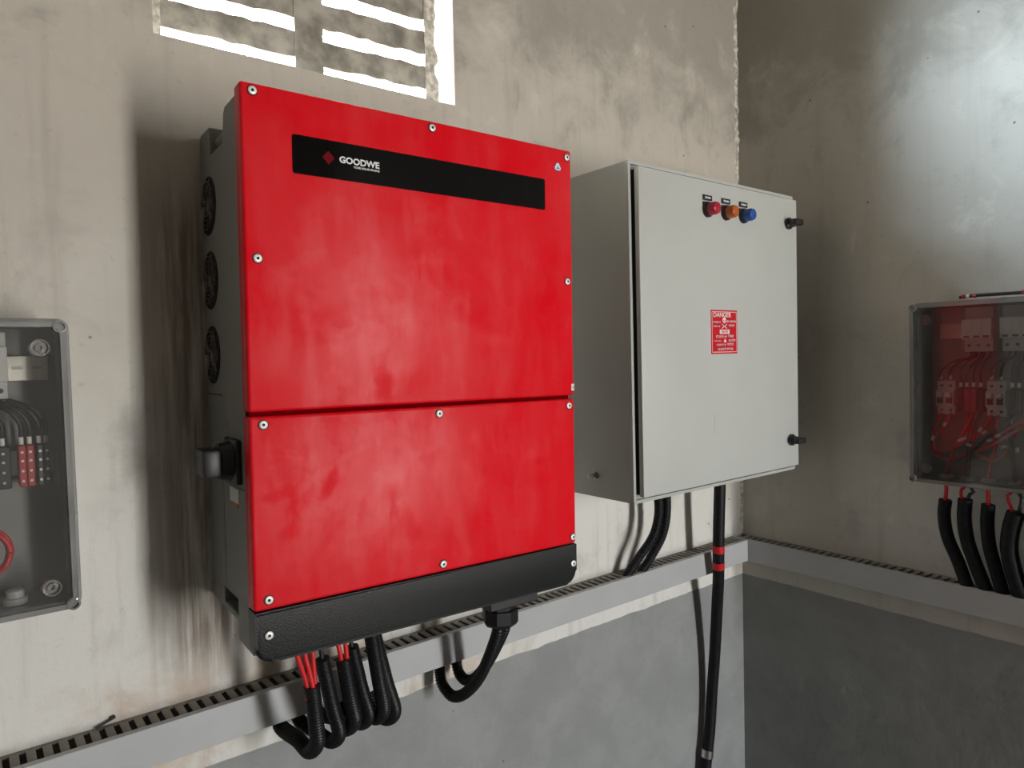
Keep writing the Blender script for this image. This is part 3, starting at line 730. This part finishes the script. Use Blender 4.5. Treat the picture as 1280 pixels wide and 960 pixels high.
# ------------------------------------------------------------------ clear-lidded junction boxes
def junction(name, m4, w, h, d, label):
    j = empty(name, m4); tag(j, label, 'junction box')
    bm = bmesh.new()                                          # base tray, open to the front
    o_ = rrect(0.006, w-0.006, 0.006, h-0.006, 0.010); i_ = rrect(0.010, w-0.010, 0.010, h-0.010, 0.008)
    ring(bm, o_, i_, -d+0.034, -0.001)
    prism(bm, i_, 'y', -0.006, -0.001)
    mesh('base_tray', bm, 'box_base', j)
    bm = bmesh.new()                                          # lid: flange, raised wall
    ring(bm, rrect(0, w, 0, h, 0.014), rrect(0.012, w-0.012, 0.012, h-0.012, 0.008), -d+0.022, -d+0.034)
    ring(bm, rrect(0.0055, w-0.0055, 0.0055, h-0.0055, 0.014), rrect(0.0085, w-0.0085, 0.0085, h-0.0085, 0.012), -d+0.002, -d+0.022)
    ring(bm, rrect(0.0055, w-0.0055, 0.0055, h-0.0055, 0.014), rrect(0.0125, w-0.0125, 0.0125, h-0.0125, 0.010), -d-0.001, -d+0.002)
    mesh('lid_rim', bm, 'clear_rim', j)
    bm = bmesh.new(); prism(bm, rrect(0.0125, w-0.0125, 0.0125, h-0.0125, 0.010), 'y', -d, -d+0.003); mesh('lid_pane', bm, 'clear', j)
    for (x, z) in ((0.012, 0.012), (w-0.012, 0.012), (0.012, h-0.012), (w-0.012, h-0.012)):
        bm = bmesh.new(); lathe(bm, (x, -d-0.001, z), (0, -1, 0), [(0.0085, -0.02), (0.0085, 0.0015), (0.0058, 0.0022), (0.0050, -0.004), (0, -0.004)], 20); mesh('corner_boss', bm, 'clear_rim', j, True)
    for (x, z) in ((0.035, 0.036), (w-0.035, 0.036), (0.035, h-0.040), (w-0.035, h-0.040)):
        bm = bmesh.new()
        lathe(bm, (x, -d+0.010, z), (0, -1, 0), [(0.0128, -0.012), (0.0128, -0.002), (0.0112, 0.001), (0.0100, 0.001), (0.0092, -0.005), (0.0062, -0.005), (0.0056, -0.001), (0.0032, -0.001), (0.0028, -0.006), (0, -0.006)], 24)
        mesh('lid_screw', bm, 'lid_steel', j, True)
    return j
def bxp(name, parent, mat, x0, x1, y0, y1, z0, z1, bev=0.0015):
    bm = bmesh.new(); box(bm, x0, x1, y0, y1, z0, z1, bev, 2); return mesh(name, bm, mat, parent)
def spd(j, x, z, n=3):
    w_ = 0.019*n
    s = bxp('surge_protector', j, 'breaker2', x, x+w_, -0.052, -0.012, z-0.028, z+0.072)
    bxp('upper_module', s, 'breaker', x-0.001, x+w_+0.001, -0.068, -0.050, z, z+0.046)
    bm = bmesh.new()
    for k in range(n):
        cx_ = x+0.0095+0.019*k
        box(bm, cx_-0.006, cx_+0.006, -0.0688, -0.067, z+0.003, z+0.008)
        cyl(bm, (cx_, -0.0535, z-0.014), (cx_, -0.050, z-0.014), 0.0034, n=12)
    mesh('status_window', bm, 'term_red' if x < 0.13 else 'black', s)
    bm = bmesh.new()
    for k in range(1, n): box(bm, x+0.019*k-0.0004, x+0.019*k+0.0004, -0.0685, -0.066, z+0.001, z+0.045)
    mesh('module_joint', bm, 'gland', s)
    return s
def mcb(j, x, z, n=2):
    w_ = 0.0185*n
    pr = [(-0.012, z-0.038), (-0.046, z-0.038), (-0.046, z-0.018), (-0.056, z-0.018), (-0.056, z+0.018), (-0.046, z+0.018), (-0.046, z+0.040), (-0.012, z+0.040)]
    bm = bmesh.new(); prism(bm, pr, 'x', x, x+w_); m = mesh('circuit_breaker', bm, 'breaker', j)
    bm = bmesh.new()
    for k in range(n):
        cx_ = x+0.009+0.0185*k; box(bm, cx_-0.0065, cx_+0.0065, -0.0568, -0.055, z-0.012, z+0.012)
    mesh('toggle_recess', bm, 'black', m)
    for k in range(n):
        cx_ = x+0.009+0.0185*k; bm = bmesh.new(); cyl(bm, (cx_, -0.055, z+0.006), (cx_, -0.068, z+0.009), 0.0062, 0.0055, 14); mesh('toggle', bm, 'ferrule', m, True)
    bm = bmesh.new()
    for k in range(n):
        for dz in (-0.028, 0.029):
            cx_ = x+0.009+0.0185*k; cyl(bm, (cx_, -0.0465, z+dz), (cx_, -0.045, z+dz), 0.003, n=10)
    mesh('terminal_hole', bm, 'black', m)
    return m
def wire(j, pts, r, mat): return tube_obj('wire', pts, r, mat, j, 8, 0.008)
def ferrule(j, p, d, l=0.010, r=0.0033):
    bm = bmesh.new(); p = Vector(p); d = Vector(d).normalized(); cyl(bm, p-d*l/2, p+d*l/2, r, n=10); mesh('ferrule', bm, 'ferrule', j, True)

# right-hand box on the right wall
jr = junction('junction_box', Matrix.Translation((W, -0.5265, 0.101)) @ Matrix.Rotation(-PI/2, 4, 'Z'), 0.40, 0.418, 0.12,
              'clear-lidded junction box with breakers and red wiring on the right wall')
for z in (0.352, 0.197): bxp('din_rail', jr, 'zinc', 0.03, 0.37, -0.012, -0.006, z-0.0175, z+0.0175, 0.0005)
for x in (0.095, 0.169, 0.243): spd(jr, x, 0.331)
for x in (0.037, 0.138, 0.240): mcb(jr, x, 0.196)
for (x, mt) in ((0.0795, 'black'), (0.092, 'term_red'), (0.1055, 'term_red'), (0.1195, 'black'), (0.180, 'black'), (0.1925, 'black'), (0.206, 'term_red'), (0.2195, 'term_red')):
    bxp('terminal_block', jr, mt, x, x+0.0125, -0.050, -0.012, 0.166, 0.219)
for (a, b, zt) in ((0.104, 0.0455, 0.270), (0.116, 0.0645, 0.272), (0.112, 0.086, 0.266), (0.124, 0.098, 0.262), (0.130, 0.112, 0.264), (0.143, 0.126, 0.268), (0.180, 0.1475, 0.270), (0.190, 0.166, 0.272), (0.196, 0.187, 0.266), (0.206, 0.199, 0.264), (0.216, 0.213, 0.266)):
    zb = 0.238 if abs(b-0.0455) < 0.02 or abs(b-0.157) < 0.02 else 0.222
    wire(jr, [(a, -0.040, 0.308), (a, -0.046, 0.290), ((a+b)/2, -0.052, zt+0.012), (b, -0.050, zt-0.012), (b, -0.046, zb)], 0.0027, 'wire_black')
    ferrule(jr, (b, -0.047, zb+0.006), (0, 0, 1))
# red loops under the breakers
wire(jr, [(0.046, -0.046, 0.160), (0.040, -0.052, 0.145), (0.018+0.012, -0.055, 0.105), (0.030, -0.055, 0.070), (0.060, -0.058, 0.055), (0.100, -0.052, 0.075), (0.099, -0.045, 0.160)], 0.0036, 'wire_red')
wire(jr, [(0.065, -0.046, 0.160), (0.055, -0.060, 0.130), (0.034, -0.062, 0.095), (0.042, -0.064, 0.072), (0.075, -0.062, 0.080), (0.106, -0.058, 0.115), (0.110, -0.045, 0.165)], 0.0036, 'wire_red')
wire(jr, [(0.0585, -0.055, 0.012), (0.064, -0.058, 0.040), (0.080, -0.060, 0.085), (0.100, -0.064, 0.125), (0.112, -0.048, 0.165)], 0.0036, 'wire_red')
wire(jr, [(0.143, -0.055, 0.012), (0.148, -0.060, 0.050), (0.158, -0.060, 0.090), (0.160, -0.046, 0.160)], 0.0042, 'wire_red')
wire(jr, [(0.112, -0.060, 0.080), (0.140, -0.066, 0.100), (0.175, -0.066, 0.125), (0.220, -0.060, 0.160), (0.230, -0.045, 0.175)], 0.0036, 'wire_red')
wire(jr, [(0.118, -0.062, 0.074), (0.148, -0.068, 0.092), (0.185, -0.068, 0.118), (0.225, -0.062, 0.150), (0.250, -0.046, 0.160)], 0.0036, 'wire_red')
wire(jr, [(0.147, -0.046, 0.160), (0.140, -0.056, 0.140), (0.122, -0.058, 0.118), (0.112, -0.056, 0.090), (0.130, -0.055, 0.065), (0.170, -0.052, 0.070), (0.212, -0.046, 0.165)], 0.0032, 'wire_red')
wire(jr, [(0.1025, -0.055, 0.012), (0.103, -0.058, 0.050), (0.108, -0.058, 0.090), (0.125, -0.046, 0.166)], 0.0045, 'wire_black')
wire(jr, [(0.194, -0.055, 0.012), (0.192, -0.060, 0.060), (0.188, -0.060, 0.110), (0.186, -0.046, 0.166)], 0.0050, 'wire_black')
wire(jr, [(0.1025, -0.055, 0.012), (0.112, -0.062, 0.070), (0.150, -0.066, 0.115), (0.195, -0.050, 0.165)], 0.0036, 'wire_black')
for (p, d) in (((0.058, -0.064, 0.136), (0.6, 0, 1)), ((0.034, -0.066, 0.102), (0.5, 0, 1)), ((0.092, -0.066, 0.102), (1, 0, 0.5)), ((0.098, -0.066, 0.106), (1, 0, 0.5)), ((0.150, -0.070, 0.106), (1, 0, 0.5)), ((0.166, -0.070, 0.118), (1, 0, 0.5)), ((0.130, -0.062, 0.128), (0.7, 0, 1)), ((0.138, -0.062, 0.122), (1, 0, 0.7)), ((0.108, -0.064, 0.092), (1, 0, -0.3)), ((0.176, -0.066, 0.094), (1, 0, 0.5)), ((0.200, -0.062, 0.088), (0, 0, 1))): ferrule(jr, p, d)
GLX = (0.0585, 0.1025, 0.143, 0.194, 0.237)
for x in GLX:
    bm = bmesh.new(); lathe(bm, (x, -0.055, 0.010), (0, 0, 1), [(0.014, 0), (0.014, 0.006), (0.010, 0.008), (0.006, 0.008)], 16); g = mesh('cable_gland', bm, 'gland', jr, True, 40)
    bm = bmesh.new(); lathe(bm, (x, -0.055, 0.006), (0, 0, -1), [(0, 0), (0.0125, 0), (0.0125, 0.010), (0.0095, 0.012), (0, 0.012)], 6); mesh('gland_nut', bm, 'gland_white', g)
# sleeved cables leaving the right box
G_SL = 'black sleeves between the right junction box and the duct'
SL = [([(-0.583, 0.058), (-0.579, 0.020), (-0.585, -0.030), (-0.606, -0.085), (-0.622, -0.138), (-0.624, -0.165)], 0.0140, 1, 'leftmost black sleeve below the right junction box, with one red wire'),
      ([(-0.624, 0.066), (-0.621, 0.020), (-0.626, -0.030), (-0.642, -0.085), (-0.660, -0.138), (-0.664, -0.165)], 0.0150, 2, 'second black sleeve from the left below the right junction box'),
      ([(-0.670, 0.060), (-0.667, 0.015), (-0.670, -0.035), (-0.681, -0.085), (-0.694, -0.138), (-0.697, -0.165)], 0.0140, 1, 'third black sleeve from the left below the right junction box'),
      ([(-0.722, 0.050), (-0.712, 0.010), (-0.708, -0.035), (-0.716, -0.085), (-0.730, -0.138), (-0.733, -0.165)], 0.0175, 2, 'fourth black sleeve from the left below the right junction box'),
      ([(-0.764, 0.056), (-0.756, 0.010), (-0.752, -0.035), (-0.757, -0.085), (-0.767, -0.138), (-0.770, -0.165)], 0.0140, 1, 'black sleeve cut by the right photo edge below the junction box')]
for i, (yz, r, nw, lb) in enumerate(SL):
    n = len(yz); pts = [(W-0.055+0.018*k/(n-1), y, z) for k, (y, z) in enumerate(yz)]
    o = tube_obj('cable_sleeve', pts, r, 'rubber', None, 14, 0.006); tag(o, lb, 'cable', G_SL)
    gy = -0.5265-GLX[i]; t0 = Vector(pts[0])
    if nw == 1:
        tube_obj('wire', [t0+Vector((0, 0, -0.01)), t0+Vector((0, 0, 0.006)), (W-0.055, gy, 0.080), (W-0.055, gy, 0.094)], 0.0046, 'wire_red', o, 8, 0.01)
    else:
        tube_obj('wire', [t0+Vector((0, 0.005, -0.01)), t0+Vector((-0.002, 0.008, 0.010)), (W-0.057, gy+0.014, 0.084), (W-0.055, gy+0.006, 0.095)], 0.0036, 'wire_red', o, 8, 0.01)
        tube_obj('wire', [t0+Vector((0, -0.005, -0.01)), t0+Vector((-0.002, -0.008, 0.010)), (W-0.057, gy-0.013, 0.084), (W-0.055, gy-0.006, 0.095)], 0.0040, 'wire_black', o, 8, 0.01)
# wire run clipped along the top of the right box
o = tube_obj('clipped_wire', [(W-0.100, -0.628, 0.5255), (W-0.100, -0.660, 0.5275), (W-0.100, -0.720, 0.5265), (W-0.100, -0.800, 0.5265), (W-0.100, -0.90, 0.5262)], 0.0036, 'wire_black', None, 8, 0.01)
tag(o, 'short black wire lying on top of the right junction box', 'wire')
for y in (-0.633, -0.642, -0.655, -0.745):
    bm = bmesh.new(); cyl(bm, (W-0.100, y, 0.5268), (W-0.100, y-0.006, 0.5268), 0.0046, n=10); mesh('wire_clip', bm, 'ferrule' if y == -0.642 else 'term_red', o, True)

# left-hand box on the back wall
LX, LZ, LW, LH = -0.588, 0.085, 0.400, 0.402
jl = junction('junction_box', Matrix.Translation((LX, 0, LZ)), LW, LH, 0.12, 'clear-lidded junction box cut by the left edge of the photo')
def lx(X): return X-LX
def lz(Z): return Z-LZ
bxp('din_rail', jl, 'zinc', 0.05, lx(-0.208), -0.022, -0.014, lz(0.420)-0.0175, lz(0.420)+0.0175, 0.0005)
bm = bmesh.new()
for k in range(12): box(bm, lx(-0.219)-0.024*k-0.008, lx(-0.219)-0.024*k+0.004, -0.0226, -0.0215, lz(0.4185), lz(0.4235))
mesh('rail_slot', bm, 'gland', jl)
bxp('din_rail', jl, 'zinc', 0.05, lx(-0.208), -0.020, -0.012, lz(0.285)-0.0175, lz(0.285)+0.0175, 0.0005)
s = bxp('surge_protector', jl, 'breaker2', lx(-0.315), lx(-0.258), -0.060, -0.022, lz(0.379), lz(0.470))
bxp('upper_module', s, 'breaker', lx(-0.316), lx(-0.2575), -0.076, -0.058, lz(0.402), lz(0.450))
bm = bmesh.new()
for k in range(3): cyl(bm, (lx(-0.3045)+0.019*k, -0.0615, lz(0.390)), (lx(-0.3045)+0.019*k, -0.059, lz(0.390)), 0.0036, n=12)
mesh('terminal_hole', bm, 'black', s)
for (x0, x1, mt) in ((-0.2920, -0.2760, 'black'), (-0.2755, -0.2590, 'black'), (-0.2505, -0.2415, 'term_red'), (-0.2410, -0.2320, 'term_red'), (-0.2290, -0.2215, 'black'), (-0.2210, -0.2135, 'black')):
    b = bxp('terminal_block', jl, mt, lx(x0), lx(x1), -0.062, -0.020, lz(0.2555), lz(0.3130))
    bm = bmesh.new(); xc = lx((x0+x1)/2)
    for z in (0.264, 0.278, 0.292, 0.304): cyl(bm, (xc, -0.0628, lz(z)), (xc, -0.061, lz(z)), 0.0019, n=8)
    mesh('terminal_screw', bm, 'steel', b)
    ferrule(jl, (xc, -0.050, lz(0.3195)), (0, 0, 1), 0.011, 0.0030)
    wire(jl, [(xc, -0.050, lz(0.325)), (xc, -0.054, lz(0.342)), (xc-0.012, -0.056, lz(0.362)), (xc-0.030, -0.050, lz(0.372)), (lx(-0.285), -0.045, lz(0.385))], 0.0032, 'wire_black')
bm = bmesh.new()
for rr, yy in ((0.034, -0.050), (0.030, -0.056), (0.032, -0.062)):
    tube(bm, [(lx(-0.297)+rr*math.cos(2*PI*i/20), yy+0.004*math.sin(3*i), lz(0.169)+rr*math.sin(2*PI*i/20)) for i in range(21)], 0.0030, 8, 0.006)
mesh('wire_coil', bm, 'wire_red', jl, True, 60)
for X_ in (-0.262, -0.305, -0.35):
    bm = bmesh.new(); lathe(bm, (lx(X_), -0.055, 0.010), (0, 0, 1), [(0.0145, 0), (0.0145, 0.008), (0.011, 0.009), (0.011, 0.018), (0.008, 0.020), (0, 0.020)], 18); g = mesh('cable_gland', bm, 'gland', jl, True, 40)
bm = bmesh.new(); lathe(bm, (lx(-0.262), -0.055, 0.006), (0, 0, -1), [(0, 0), (0.010, 0), (0.010, 0.007), (0, 0.007)], 6); mesh('gland_nut', bm, 'gland', jl)

# small offcut of cable tie lying on the left part of the duct
bm = bmesh.new(); box(bm, -0.012, 0.012, -0.0022, 0.0022, 0, 0.002); box(bm, 0.010, 0.017, -0.0035, 0.0035, 0, 0.0045, 0.0008, 1)
o = mesh('cable_tie_offcut', bm, 'black'); o.location = (-0.158, -0.006, T1+0.0006); o.rotation_euler = (0, -0.25, 0.15)
o.location.z = T1+0.005
tag(o, 'small dark offcut lying on the duct near the left edge', 'offcut')
